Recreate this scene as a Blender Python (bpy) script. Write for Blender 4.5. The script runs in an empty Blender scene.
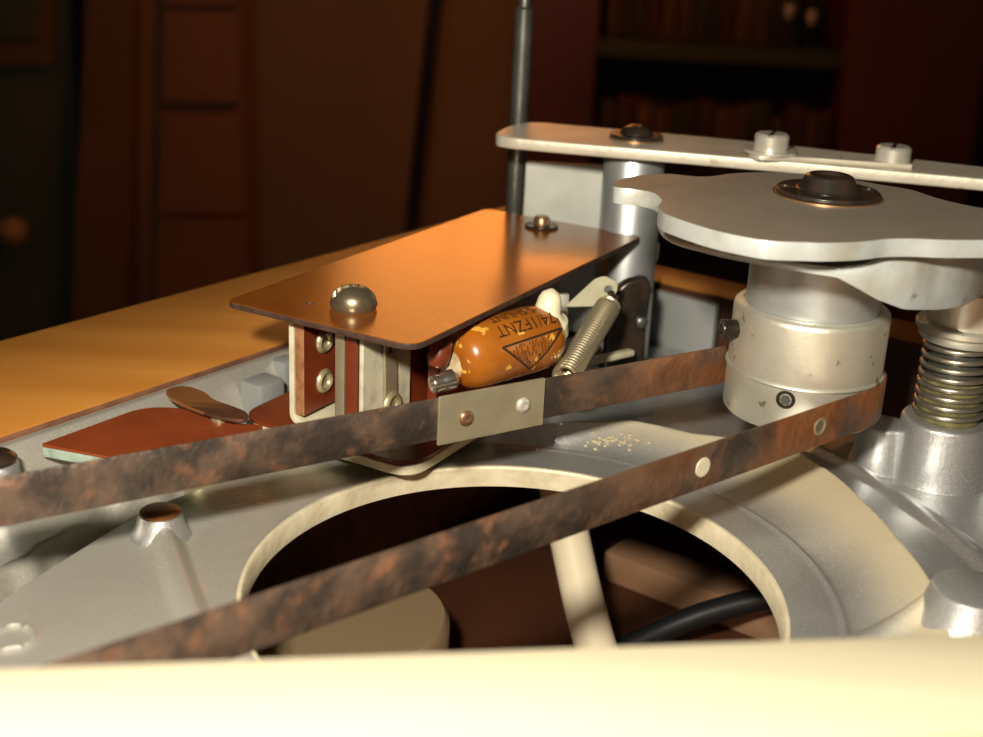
import bpy, bmesh, math, random
import numpy as np
from math import sin, cos, pi, radians, hypot, atan2, sqrt
random.seed(7)
SC = bpy.context.scene
COL = SC.collection
CM = 0.01                                   # all numbers below are centimetres

# ------------------------------------------------------------------ camera
H = 8.0
PITCH, ROLL, FPX = radians(20.2), radians(2.75), 1300.0
cam_d = bpy.data.cameras.new('camera'); cam = bpy.data.objects.new('camera', cam_d); COL.objects.link(cam)
from mathutils import Matrix, Vector
fw = Vector((0, cos(PITCH), -sin(PITCH))); r0 = Vector((1, 0, 0)); u0 = r0.cross(fw)
rt = r0 * cos(ROLL) + u0 * sin(ROLL); up = rt.cross(fw)
M = Matrix((rt, up, -fw)).transposed().to_4x4(); M.translation = Vector((0, 0, H * CM))
cam.matrix_world = M
cam_d.sensor_width = 36; cam_d.lens = FPX / 983 * 36
cam_d.clip_start = 0.005; cam_d.clip_end = 50
cam_d.dof.use_dof = True; cam_d.dof.focus_distance = 0.178; cam_d.dof.aperture_fstop = 28
SC.camera = cam

# ------------------------------------------------------------------ world, lights, exposure
w = bpy.data.worlds.new('world'); SC.world = w; w.use_nodes = True
w.node_tree.nodes['Background'].inputs[0].default_value = (1.0, 0.74, 0.52, 1)
w.node_tree.nodes['Background'].inputs[1].default_value = 0.03
SC.view_settings.view_transform = 'Standard'; SC.view_settings.look = 'None'
SC.view_settings.exposure = 0.0; SC.view_settings.gamma = 1.0; SC.view_settings.use_curve_mapping = False

def lamp(name, loc, power, color, radius):
    d = bpy.data.lights.new(name, 'POINT'); d.energy = power; d.color = color; d.shadow_soft_size = radius * CM
    o = bpy.data.objects.new(name, d); COL.objects.link(o); o.location = [c * CM for c in loc]
    return o
lamp('desk_light', (-2.4, 0.0, 11.3), 2.9, (1.0, 0.91, 0.74), 0.7)

# ------------------------------------------------------------------ materials
def mat(name, base, rough=.5, metal=0., c2=None, scale=100., bump=0., mix=(.35, .65), detail=4., bscale=None,
        emit=None, stretch=None, c3=None, scale3=300., mix3=(.55, .7), coat=0., spec=.5, attr=None, grad=None, tint=None, trans=0., rough2=None):
    m = bpy.data.materials.new(name); m.use_nodes = True
    nt = m.node_tree; b = nt.nodes['Principled BSDF']
    N = nt.nodes.new; Lk = nt.links.new
    b.inputs['Base Color'].default_value = (*base, 1); b.inputs['Roughness'].default_value = rough
    b.inputs['Metallic'].default_value = metal; b.inputs['Specular IOR Level'].default_value = spec
    if coat: b.inputs['Coat Weight'].default_value = coat; b.inputs['Coat Roughness'].default_value = .08
    if tint: b.inputs['Specular Tint'].default_value = (*tint, 1)
    if trans: b.inputs['Transmission Weight'].default_value = trans
    tc = N('ShaderNodeTexCoord'); vec = tc.outputs['Object']
    if stretch:
        mp = N('ShaderNodeMapping'); mp.inputs['Scale'].default_value = stretch[:3]
        if len(stretch) > 3: mp.inputs['Rotation'].default_value = (0, 0, stretch[3])
        Lk(vec, mp.inputs[0]); vec = mp.outputs[0]
    def noise(s, dt=detail):
        n = N('ShaderNodeTexNoise'); n.inputs['Scale'].default_value = s; n.inputs['Detail'].default_value = dt
        Lk(vec, n.inputs['Vector']); return n.outputs['Fac']
    def ramp(f, a, c):
        r = N('ShaderNodeMapRange'); r.inputs[1].default_value = a; r.inputs[2].default_value = c
        Lk(f, r.inputs[0]); return r.outputs[0]
    colour = None
    if c2:
        mx = N('ShaderNodeMix'); mx.data_type = 'RGBA'
        f = ramp(noise(scale), *mix); Lk(f, mx.inputs[0])
        mx.inputs[6].default_value = (*base, 1); mx.inputs[7].default_value = (*c2, 1); colour = mx.outputs[2]
        if rough2 is not None:
            rr = N('ShaderNodeMapRange'); Lk(f, rr.inputs[0]); rr.inputs[3].default_value = rough; rr.inputs[4].default_value = rough2
            Lk(rr.outputs[0], b.inputs['Roughness'])
        if c3:
            m3 = N('ShaderNodeMix'); m3.data_type = 'RGBA'
            Lk(ramp(noise(scale3), *mix3), m3.inputs[0]); Lk(colour, m3.inputs[6]); m3.inputs[7].default_value = (*c3, 1); colour = m3.outputs[2]
        if attr:                                # dusty ring, and a paler tone on the left flats
            at = N('ShaderNodeAttribute'); at.attribute_name = attr[0]; ma = N('ShaderNodeMix'); ma.data_type = 'RGBA'
            Lk(at.outputs['Fac'], ma.inputs[0]); Lk(colour, ma.inputs[6]); ma.inputs[7].default_value = (*attr[1], 1); colour = ma.outputs[2]
            mm = N('ShaderNodeMapRange'); Lk(at.outputs['Fac'], mm.inputs[0]); mm.inputs[3].default_value = metal; mm.inputs[4].default_value = .25
            Lk(mm.outputs[0], b.inputs['Metallic'])
        if grad:                                # rust growing stronger towards one end
            sp = N('ShaderNodeSeparateXYZ'); Lk(tc.outputs['Object'], sp.inputs[0]); gr = ramp(sp.outputs[0], grad[0], grad[1])
            mu = N('ShaderNodeMath'); mu.operation = 'MULTIPLY'; Lk(gr, mu.inputs[0]); Lk(ramp(noise(140.), .36, .56), mu.inputs[1])
            mg = N('ShaderNodeMix'); mg.data_type = 'RGBA'; Lk(mu.outputs[0], mg.inputs[0]); Lk(colour, mg.inputs[6]); mg.inputs[7].default_value = (*grad[2], 1); colour = mg.outputs[2]
        Lk(colour, b.inputs['Base Color'])
    if bump:
        bp = N('ShaderNodeBump'); bp.inputs['Strength'].default_value = bump; bp.inputs['Distance'].default_value = .0004
        Lk(noise(bscale or scale * 4), bp.inputs['Height']); Lk(bp.outputs[0], b.inputs['Normal'])
    if emit:
        b.inputs['Emission Color'].default_value = (*emit[:3], 1); b.inputs['Emission Strength'].default_value = emit[3]
    return m

M_CAST = mat('cast_aluminium', (.54, .55, .56), .37, .80, (.38, .385, .39), 60, .14, bscale=1500, rough2=.5, attr=('dust_tone', (.54, .47, .33)), c3=(.66, .66, .66), scale3=4200, mix3=(.52, .72))
M_RIM = mat('machined_rim', (.72, .65, .48), .5, .25, (.60, .52, .36), 250, .4, bscale=700)
M_HUB = mat('hub_alloy', (.72, .70, .61), .36, .74, (.58, .55, .45), 150, .10, bscale=800, rough2=.48, c3=(.30, .24, .14), scale3=420, mix3=(.66, .72))
M_NECK = mat('turned_steel', (.56, .60, .62), .40, .75, (.48, .51, .52), 200)
M_CAM = mat('dull_zinc_top', (.42, .37, .30), .42, .6, (.33, .29, .235), 90, .12, bscale=700, rough2=.5)
M_CAME = mat('zinc_edge', (.64, .69, .69), .4, .5, (.46, .43, .34), 110, .2, bscale=500, mix=(.48, .70), c3=(.26, .20, .11), scale3=260, mix3=(.64, .72))
M_LEVER = mat('nickel_lever', (.68, .64, .54), .45, .45, (.58, .53, .43), 120, .15, bscale=900, c3=(.42, .36, .26), scale3=500, mix3=(.64, .74))
M_STEEL = mat('bright_steel', (.74, .71, .63), .34, .55, (.62, .59, .52), 300)
M_BLACK = mat('black_oxide', (.018, .016, .015), .28, .3, (.05, .03, .02), 300)
M_DARKSTEEL = mat('dark_rod', (.17, .175, .165), .38, .7, (.10, .10, .09), 200)
M_GREY = mat('grey_zinc_sheet', (.55, .56, .52), .55, .3, (.46, .47, .43), 150)
M_RUST = mat('rusty_band', (.115, .074, .052), .5, .3, (.045, .034, .028), 190, .7, mix=(.40, .60), bscale=700,
             c3=(.21, .10, .055), scale3=330, mix3=(.56, .74), detail=9, rough2=.4, grad=(.012, .05, (.25, .088, .026)))
M_NICKEL = mat('dull_nickel_clip', (.40, .35, .24), .42, .6, (.32, .28, .19), 200)
M_COPPERY = mat('coppery_rivet', (.45, .24, .12), .35, .8, (.3, .2, .12), 300)
M_COVER = mat('brown_phenolic_sheet', (.21, .060, .008), .21, .0, (.17, .046, .006), 160, 0, spec=.9, tint=(1., .74, .44))
M_EDGE = mat('phenolic_edge', (.035, .018, .012), .6, 0, (.07, .035, .025), 600, .4)
M_PHEN = mat('red_phenolic', (.16, .03, .008), .35, 0, (.12, .02, .006), 200, .05)
M_LAM = mat('laminate_edge', (.40, .20, .09), .5, .2, (.25, .10, .04), 500, .3)
M_CREAM = mat('cream_fibre', (.66, .62, .46), .5, .1, (.56, .51, .36), 350, .1)
M_MOTTLE = mat('mottled_cream', (.60, .57, .43), .55, .1, (.42, .40, .30), 350, .1, mix=(.45, .7))
M_BRONZE = mat('bronzed_screw', (.36, .30, .20), .33, .85, (.28, .22, .14), 250)
M_UPST = mat('dull_grey_casting', (.27, .28, .28), .6, .3)
M_BRASS = mat('dull_brass', (.44, .38, .24), .4, .6, (.34, .29, .17), 300)
M_CAP = mat('amber_capacitor', (.36, .11, .010), .27, 0, (.28, .08, .008), 120, .05, c3=(.72, .38, .06), scale3=400, mix3=(.60, .63),
            coat=.3, mix=(.4, .6))
M_WAX = mat('cream_wax', (.82, .78, .55), .45, 0, (.76, .70, .47), 300, .1)
M_WAXG = mat('old_glue', (.42, .36, .24), .6, 0, (.36, .30, .19), 400)
M_WAXD = mat('grubby_wax', (.55, .45, .28), .5, 0, (.25, .15, .08), 500, .3)
M_INK = mat('dark_print', (.03, .014, .006), .5)
M_SOLDER = mat('solder', (.65, .62, .56), .2, .95)
M_SPRING = mat('spring_wire', (.50, .43, .29), .3, .8)
M_SPRINGD = mat('dark_spring_wire', (.42, .38, .31), .3, .9)
M_FELT = mat('oily_felt', (.16, .14, .05), .8, 0, (.07, .06, .025), 500, .5)
M_PLANK = mat('orange_plywood', (.55, .235, .045), .42, 0, (.46, .18, .03), 90, .1, stretch=(.12, 1, 1, radians(-54)), bscale=200)
M_VENEER = mat('dark_veneer', (.11, .05, .03), .5, 0, (.2, .09, .05), 200)
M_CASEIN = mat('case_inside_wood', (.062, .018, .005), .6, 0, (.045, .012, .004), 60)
M_RAIL = mat('pale_wood', (.42, .385, .285), .6, 0, (.36, .32, .22), 60, .1, stretch=(.12, 1, 1))
M_TUBE = mat('ivory_tube', (.66, .59, .44), .4, 0, (.58, .50, .36), 80)
M_CABLE = mat('black_rubber', (.008, .009, .011), .35, 0)
M_BATTEN = mat('batten_wood', (.28, .155, .085), .6, 0, (.22, .12, .065), 90, stretch=(.2, 1, 1))
M_CAN = mat('tan_card_can', (.24, .17, .095), .6, 0, (.18, .125, .07), 150, stretch=(.05, .05, 1))
M_REED = mat('brown_plastic_flap', (.25, .052, .015), .3, 0, (.2, .04, .012), 150, spec=.7)
M_PERSPEX = mat('glassy_edge', (.55, .68, .58), .08, 0, (.35, .45, .38), 500, .2, trans=.35)
M_TAB = mat('copper_tab', (.26, .11, .035), .4, .3, (.22, .09, .03), 200)
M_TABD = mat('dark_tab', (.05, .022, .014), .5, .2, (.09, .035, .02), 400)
# room
M_WALL = mat('brown_wall', (.25, .17, .12), .8, 0, (.22, .15, .105), 3)
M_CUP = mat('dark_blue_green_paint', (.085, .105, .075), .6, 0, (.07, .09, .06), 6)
M_FRAME = mat('brown_frame', (.18, .095, .045), .6, 0, (.15, .08, .035), 5)
M_DRAW = mat('brown_drawer_wood', (.26, .125, .06), .5, 0, (.22, .10, .05), 5)
M_DRAWL = mat('lighter_side_wood', (.27, .14, .08), .6, 0)
M_CASE = mat('mahogany', (.13, .032, .010), .4, 0, (.09, .02, .007), 6, stretch=(1, 1, .1))
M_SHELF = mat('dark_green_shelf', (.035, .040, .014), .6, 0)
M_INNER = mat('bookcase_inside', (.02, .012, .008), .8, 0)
M_KNOB = mat('knob_wood', (.42, .24, .12), .4, 0)
M_FLOOR = mat('room_floor_boards', (.10, .05, .025), .6, 0, (.07, .035, .02), 8)
M_TABLE = mat('table_top_wood', (.05, .022, .010), .5, 0, (.035, .016, .008), 20, stretch=(.2, 1, 1))
M_SHADE = mat('lit_lamp_shade', (.8, .6, .4), .8, emit=(1.0, .43, .11, 2.3))
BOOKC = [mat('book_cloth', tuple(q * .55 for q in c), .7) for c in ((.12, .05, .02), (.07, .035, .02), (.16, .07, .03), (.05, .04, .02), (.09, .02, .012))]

# ------------------------------------------------------------------ geometry helpers; a geometry is (verts Nx3, faces list)
def join(*gs):
    V, F, n = [], [], 0
    for v, f in gs:
        V.append(np.asarray(v, float).reshape(-1, 3)); F += [tuple(i + n for i in q) for q in f]; n += len(V[-1])
    return np.vstack(V), F
def xf(g, R=None, t=(0, 0, 0)):
    v = np.asarray(g[0], float)
    if R is not None: v = v @ np.asarray(R, float).T
    return v + np.asarray(t, float), g[1]
def rotz(a): return np.array([[cos(a), -sin(a), 0], [sin(a), cos(a), 0], [0, 0, 1.]])
def axes(x, y, z): return np.array([x, y, z], float).T      # columns = images of local x, y, z
def unit(v): v = np.asarray(v, float); return v / np.linalg.norm(v)
def frame_to(d):
    d = unit(d); a = np.array([0, 0, 1.]) if abs(d[2]) < .9 else np.array([1., 0, 0])
    x = unit(np.cross(a, d)); return axes(x, np.cross(d, x), d)

def plate(outer, z0, z1, holes=(), bevel=0.02, res=2):
    """flat sheet cut to an outline, with holes and eased edges"""
    c = bpy.data.curves.new('tmp', 'CURVE'); c.dimensions = '2D'; c.fill_mode = 'BOTH'
    t = z1 - z0; c.extrude = max(t / 2 - bevel, 0); c.bevel_depth = bevel; c.bevel_resolution = res; c.offset = -bevel
    for pts in (outer, *holes):
        s = c.splines.new('POLY'); s.points.add(len(pts) - 1); s.use_cyclic_u = True
        for p, q in zip(s.points, pts): p.co = (q[0], q[1], 0, 1)
    o = bpy.data.objects.new('tmp', c); COL.objects.link(o)
    dg = bpy.context.evaluated_depsgraph_get()
    me = o.evaluated_get(dg).to_mesh()
    V = np.array([v.co[:] for v in me.vertices]); F = [tuple(p.vertices) for p in me.polygons]
    o.evaluated_get(dg).to_mesh_clear(); bpy.data.objects.remove(o); bpy.data.curves.remove(c)
    V[:, 2] += (z0 + z1) / 2
    return V, F
def circ(cx, cy, r, n=32): return [(cx + r * cos(2 * pi * i / n), cy + r * sin(2 * pi * i / n)) for i in range(n)]
def rounded(pts, r, n=6):
    """round the corners of a polygon; r a number or one per corner"""
    out = []; k = len(pts)
    for i in range(k):
        p0, p, p1 = (np.array(pts[j % k], float) for j in (i - 1, i, i + 1))
        rr = r[i] if hasattr(r, '__len__') else r
        if rr <= 0: out.append(tuple(p)); continue
        a, b = p0 - p, p1 - p; la, lb = np.linalg.norm(a), np.linalg.norm(b)
        q = min(rr, la * .49, lb * .49); A, B = p + a / la * q, p + b / lb * q
        for j in range(n + 1):
            t = j / n; out.append(tuple((1 - t) ** 2 * A + 2 * t * (1 - t) * p + t * t * B))
    return out
def smooth_closed(pts, n=6):
    P = np.array(pts, float); k = len(P); out = []
    for i in range(k):
        a, b, c, d = P[i - 1], P[i], P[(i + 1) % k], P[(i + 2) % k]
        for j in range(n):
            t = j / n
            out.append(tuple(.5 * (2 * b + (c - a) * t + (2 * a - 5 * b + 4 * c - d) * t * t + (3 * b - a - 3 * c + d) * t ** 3)))
    return out
def lathe(prof, n=48, at=(0, 0, 0), axis=(0, 0, 1)):
    """prof: (radius, height) from bottom to top"""
    V, F = [], []; k = len(prof)
    for r, z in prof:
        for i in range(n): V.append((r * cos(2 * pi * i / n), r * sin(2 * pi * i / n), z))
    for j in range(k - 1):
        for i in range(n):
            a, b = j * n + i, j * n + (i + 1) % n; F.append((a, b, b + n, a + n))
    if prof[0][0] > 1e-6: F.append(tuple(range(n - 1, -1, -1)))
    if prof[-1][0] > 1e-6: F.append(tuple(range((k - 1) * n, k * n)))
    return xf((V, F), frame_to(axis) if tuple(axis) != (0, 0, 1) else None, at)
def tube(path, r, n=12, cap=True):
    P = np.array(path, float); k = len(P); V, F = [], []
    T = np.gradient(P, axis=0); T /= np.linalg.norm(T, axis=1)[:, None]
    x = frame_to(T[0])[:, 0]
    for i in range(k):
        x = unit(x - T[i] * (x @ T[i])); y = np.cross(T[i], x); ri = r[i] if hasattr(r, '__len__') else r
        for j in range(n): a = 2 * pi * j / n; V.append(P[i] + ri * (cos(a) * x + sin(a) * y))
    for i in range(k - 1):
        for j in range(n):
            a, b = i * n + j, i * n + (j + 1) % n; F.append((a, b, b + n, a + n))
    if cap: F += [tuple(range(n - 1, -1, -1)), tuple(range((k - 1) * n, k * n))]
    return np.array(V), F
def spline(pts, n=10):
    P = np.array(pts, float); P = np.vstack([2 * P[0] - P[1], P, 2 * P[-1] - P[-2]]); out = []
    for i in range(1, len(P) - 2):
        a, b, c, d = P[i - 1:i + 3]
        for j in range(n):
            t = j / n; out.append(.5 * (2 * b + (c - a) * t + (2 * a - 5 * b + 4 * c - d) * t * t + (3 * b - a - 3 * c + d) * t ** 3))
    out.append(P[-2]); return np.array(out)
def box(x0, x1, y0, y1, z0, z1, b=.03):
    """box with chamfered edges"""
    bm = bmesh.new(); bmesh.ops.create_cube(bm, size=1)
    for v in bm.verts: v.co = ((x0 + x1) / 2 + v.co.x * (x1 - x0), (y0 + y1) / 2 + v.co.y * (y1 - y0), (z0 + z1) / 2 + v.co.z * (z1 - z0))
    if b: bmesh.ops.bevel(bm, geom=bm.edges[:], offset=b, segments=2, affect='EDGES', profile=.5)
    bm.verts.index_update(); g = (np.array([v.co[:] for v in bm.verts]), [tuple(v.index for v in f.verts) for f in bm.faces]); bm.free()
    return g
def prism(quad, y0, y1):
    """slab standing in the x-z plane, outline quad of (x, z), from y0 to y1"""
    n = len(quad); V = [(x, y0, z) for x, z in quad] + [(x, y1, z) for x, z in quad]
    F = [tuple(range(n)), tuple(range(2 * n - 1, n - 1, -1))] + [(i, i + n, (i + 1) % n + n, (i + 1) % n) for i in range(n)]
    return V, F
def ribbon(path, z0, z1, t):
    """upright strip of thickness t along a plan path"""
    P = np.array(path, float); T = np.gradient(P, axis=0); T /= np.linalg.norm(T, axis=1)[:, None]
    Nn = np.stack([-T[:, 1], T[:, 0]], 1); V, F = [], []
    for p, q in zip(P, Nn):
        a, b = p + q * t / 2, p - q * t / 2; e = .012
        V += [(*a, z0 + e), (*a, z1 - e), (*((a + p) / 2), z1), (*((b + p) / 2), z1), (*b, z1 - e), (*b, z0 + e), (*((b + p) / 2), z0), (*((a + p) / 2), z0)]
    for i in range(len(P) - 1):
        for j in range(8):
            a, b = i * 8 + j, i * 8 + (j + 1) % 8; F.append((a, b, b + 8, a + 8))
    F += [tuple(range(7, -1, -1)), tuple(range((len(P) - 1) * 8, len(P) * 8))]
    return V, F

# ------------------------------------------------------------------ object helpers
def world_of(o):
    p = Vector((0, 0, 0))
    while o is not None: p += o.location; o = o.parent
    return np.array(p) / CM
def obj(name, g, m, parent=None, base=None, smooth=40, label=None):
    """one mesh object; g in world centimetres"""
    V = np.asarray(g[0], float)
    base = np.asarray(base if base is not None else (V[:, 0].mean(), V[:, 1].mean(), V[:, 2].min()), float)
    me = bpy.data.meshes.new(name); me.from_pydata(((V - base) * CM).tolist(), [], g[1])
    bm = bmesh.new(); bm.from_mesh(me); bmesh.ops.recalc_face_normals(bm, faces=bm.faces); bm.to_mesh(me); bm.free()
    me.materials.append(m)
    if smooth:
        me.polygons.foreach_set('use_smooth', [True] * len(me.polygons)); me.set_sharp_from_angle(angle=radians(smooth))
    o = bpy.data.objects.new(name, me); COL.objects.link(o)
    o.parent = parent; o.location = (base - (world_of(parent) if parent else 0)) * CM
    if label: o['label'] = label
    return o
def tag(o, label, cat, group=None, kind=None):
    o['label'] = label; o['category'] = cat
    if group: o['group'] = group
    if kind: o['kind'] = kind
    return o
def thing(name, label, cat, base, group=None):
    o = bpy.data.objects.new(name, None); COL.objects.link(o); o.location = [c * CM for c in base]; o.empty_display_size = .01
    return tag(o, label, cat, group)
def struct(name, g, m, smooth=40): o = obj(name, g, m, smooth=smooth); o['kind'] = 'structure'; return o
def dup(o, delta):
    c = o.copy(); COL.objects.link(c); c.location = o.location + Vector([d * CM for d in delta])
    for ch in list(o.children):
        k = ch.copy(); COL.objects.link(k); k.parent = c
        for g in list(ch.children): q = g.copy(); COL.objects.link(q); q.parent = k
    return c
def second_material(o, m, test):
    """give the faces whose centre and normal (cm, object space) pass the test another material"""
    o.data.materials.append(m)
    for p in o.data.polygons:
        if test(p.center / CM, p.normal): p.material_index = 1

# ================================================================== THE ROOM
WY = 200.
def wy(x, y, Y=WY):                         # a point of the far wall seen at frame position x, y
    d = fw + rt * ((x - 491.5) / FPX) - up * ((y - 368.5) / FPX); k = Y / d.y
    return (d.x * k, H + d.z * k)
struct('wall_back', box(-170, 170, WY + 12, WY + 20, -80, 170, 0), M_WALL)
struct('wall_left', box(-178, -170, -160, WY + 20, -80, 170, 0), M_WALL)
struct('floor', box(-178, 170, -160, WY + 20, -86, -80, 0), M_FLOOR)
struct('trim_1', prism([wy(368, -60, WY + 11), wy(372, -60, WY + 11), wy(366, 330, WY + 11), wy(362, 330, WY + 11)], WY + 11.2, WY + 12), M_WALL)

t = thing('cupboard', 'dark blue-green painted cupboard door with round wooden knob in the far shadows', 'cupboard', (-85, WY, -80))
a0, a1 = wy(-120, 0), wy(94, 0)
obj('body', box(-150, wy(84, 150)[0], WY - 2, WY + 10, -80, 60, .5), M_CUP, t)
p = obj('upper_panel', prism([wy(-80, -80, WY - 3), wy(55, -80, WY - 3), wy(55, 65, WY - 3), wy(-80, 65, WY - 3)], WY - 4, WY - 2), M_FRAME, t)
obj('recess', prism([wy(-80, -70, WY - 5), wy(36, -70, WY - 5), wy(36, 38, WY - 5), wy(-80, 38, WY - 5)], WY - 5, WY - 4), M_CUP, p)
kx, kz = wy(12, 232, WY - 6)
obj('knob', lathe([(.0, 0), (1.0, 0), (.9, 1.6), (1.7, 2.4), (2.3, 3.6), (2.1, 4.8), (1.2, 5.6), (0, 5.8)], 24, (kx, WY - 2, kz), (0, -1, 0)), M_KNOB, t, label='round wooden knob')
o = obj('door_frame_board', prism([wy(94, -80, WY - 5), wy(140, -80, WY - 5), wy(128, 330, WY - 5), wy(76, 330, WY - 5)], WY - 7, WY - 2.2), M_FRAME)
tag(o, 'tall brown wooden board standing beside the dark blue-green cupboard', 'board')
t = thing('drawer_unit', 'tall narrow reddish-brown wooden unit of stacked fronts between board and bare wall', 'cabinet', (-48, WY, -80))
zb = -78
obj('carcass', prism([wy(142, -90), wy(240, -90), wy(252, 330), wy(140, 330)], WY - 1, WY + 10), M_DRAWL, t)
for (ya, yb, xa, xb) in ((-90, 4, 168, 238), (10, 100, 166, 242), (112, 212, 163, 246), (217, 330, 160, 250)):
    obj('drawer', prism([wy(xa, ya, WY - 3), wy(xb - 2, ya, WY - 3), wy(xb, yb, WY - 3), wy(xa - 2, yb, WY - 3)], WY - 4, WY - 1), M_DRAW, t)
# floor lamp: leaning dark pole, its lit shade above the picture
t = thing('floor_lamp', 'floor lamp with slim black leaning pole before the brown wall', 'lamp', (-16, 140, -80))
pa, pb = wy(412, 222, 140), wy(436, 0, 140)
ux, uz = pb[0] - pa[0], pb[1] - pa[1]
foot = (pa[0] - ux * (pa[1] + 78) / uz, 140, -78.); top = (pb[0] + ux * (34 - pb[1]) / uz, 140, 34.)
obj('pole', tube([foot, (pa[0], 140, pa[1]), (pb[0], 140, pb[1]), top], .8, 16), M_BLACK, t)
obj('base_plate', lathe([(0, -80), (13, -80), (13, -79), (11, -78.2), (1.2, -77.6), (0, -77.6)], 40, (foot[0], 140, 0)), M_BLACK, t)
obj('lamp_shade', lathe([(16, 30), (13, 52), (12.6, 52), (15.6, 30)], 40, (top[0] + 2, 140, 0)), M_SHADE, t)
obj('shade_ring', lathe([(.7, 32), (15.5, 32), (15.5, 32.4), (.7, 32.4)], 40, (top[0] + 2, 140, 0)), M_BLACK, t)
# bookcase
t = thing('bookcase', 'dark reddish mahogany bookcase with shadowy shelves at the back of the room', 'bookcase', (28, WY, -80))
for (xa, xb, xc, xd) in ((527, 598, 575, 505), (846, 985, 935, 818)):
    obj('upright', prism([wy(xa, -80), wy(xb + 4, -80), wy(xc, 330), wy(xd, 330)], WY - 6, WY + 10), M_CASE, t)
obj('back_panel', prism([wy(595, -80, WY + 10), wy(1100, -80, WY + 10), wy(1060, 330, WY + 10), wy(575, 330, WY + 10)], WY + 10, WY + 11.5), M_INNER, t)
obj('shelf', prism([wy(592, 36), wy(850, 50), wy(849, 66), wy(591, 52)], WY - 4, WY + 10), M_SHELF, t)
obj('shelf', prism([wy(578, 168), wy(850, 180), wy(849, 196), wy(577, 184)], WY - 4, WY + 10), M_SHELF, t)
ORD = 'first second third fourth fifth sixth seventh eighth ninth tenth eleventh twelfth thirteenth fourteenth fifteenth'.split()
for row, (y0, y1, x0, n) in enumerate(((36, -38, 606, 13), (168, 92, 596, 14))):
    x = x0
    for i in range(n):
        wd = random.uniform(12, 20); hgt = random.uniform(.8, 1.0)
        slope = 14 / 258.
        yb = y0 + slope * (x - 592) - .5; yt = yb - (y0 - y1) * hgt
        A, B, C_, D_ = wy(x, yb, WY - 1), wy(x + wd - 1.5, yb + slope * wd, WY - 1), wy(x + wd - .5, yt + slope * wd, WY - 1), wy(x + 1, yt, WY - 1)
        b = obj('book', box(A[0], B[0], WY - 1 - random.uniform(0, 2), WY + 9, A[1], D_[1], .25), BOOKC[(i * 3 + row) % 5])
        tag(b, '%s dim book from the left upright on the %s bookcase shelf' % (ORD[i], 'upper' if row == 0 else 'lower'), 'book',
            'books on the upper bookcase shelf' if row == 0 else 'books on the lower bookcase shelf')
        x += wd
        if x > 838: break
for x, y, lab in ((795, 10, 'left'), (818, 16, 'right')):  # ornaments added only to give two glints
    a, z = wy(x, y, WY - 7)
    o = obj('glint_ornament', lathe([(0, 0), (.5, 0), (.4, .4), (.75, .9), (.8, 1.3), (.5, 1.8), (0, 2.0)], 20, (a, WY - 3.3, z - 1.4)), M_STEEL)
    tag(o, 'small shiny metal ornament added for its glint before the books, %s one of two' % lab, 'ornament')
# plinth so the added ornaments stand on something
for o_ in [o for o in COL.objects if o.name.startswith('glint_ornament')]:
    x_, y_, z_ = np.array(o_.location) / CM
    obj('stem', tube([(x_, y_, z_ + .1), (x_, y_, z_ - 4.6)], .25, 10), M_INNER, o_)

# ================================================================== TABLE AND WOODEN CASE
ang = radians(54.2); A2 = np.array([cos(ang), sin(ang)]); B2 = np.array([sin(ang), -cos(ang)])   # along the left side, across to the right
K = np.array([-6.38, 15.54])
corner_s = 12.7                              # inner back-left corner, along A2 from K
def cs(s, q, z=0.): p = K + A2 * s + B2 * q; return (p[0], p[1], z)
RC = axes((*A2, 0), (*B2, 0), (0, 0, -1.))    # local x = along, y = across, z flipped to keep handedness
def cbox(s0, s1, q0, q1, z0, z1, b=.05):
    g = box(s0, s1, q0, q1, -z1, -z0, b); return xf(g, RC, (*K, 0))
t = thing('wooden_case', 'open wooden case with orange plywood top edges around the metal chassis', 'case', cs(-2, 9, -4.6))
L0, W0 = -24., 21.
o = obj('side_panel', cbox(L0, corner_s + 4.2, -3.3, 0, -4.6, 1.0, .06), M_PLANK, t, label='orange plywood side panel')
second_material(o, M_VENEER, lambda c, n: abs(n.z) < .5)
o = obj('back_panel', cbox(corner_s, corner_s + 1.15, 0, W0, -4.6, 1.0, .06), M_PLANK, t)
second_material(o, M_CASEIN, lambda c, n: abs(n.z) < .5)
o = obj('side_panel', cbox(L0, corner_s + 1.5, W0, W0 + 1.5, -4.6, 1.0, .06), M_PLANK, t)
o = obj('front_panel', cbox(L0 - 1.2, L0, -3.3, W0 + 1.5, -4.6, 1.0, .06), M_PLANK, t)
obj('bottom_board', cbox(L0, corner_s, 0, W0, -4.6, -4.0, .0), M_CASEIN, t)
t = thing('table', 'dark wooden table under the plywood case', 'table', cs(-2, 9, -80))
obj('table_top', cbox(L0 - 4, corner_s + 6, -6, W0 + 6, -7.2, -4.6, .2), M_TABLE, t)
for s, q in ((L0, -3), (L0, W0 + 3), (corner_s + 3, -3), (corner_s + 3, W0 + 3)):
    obj('leg', cbox(s - 2, s + 2, q - 2, q + 2, -80, -7.2, .2), M_TABLE, t)

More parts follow.
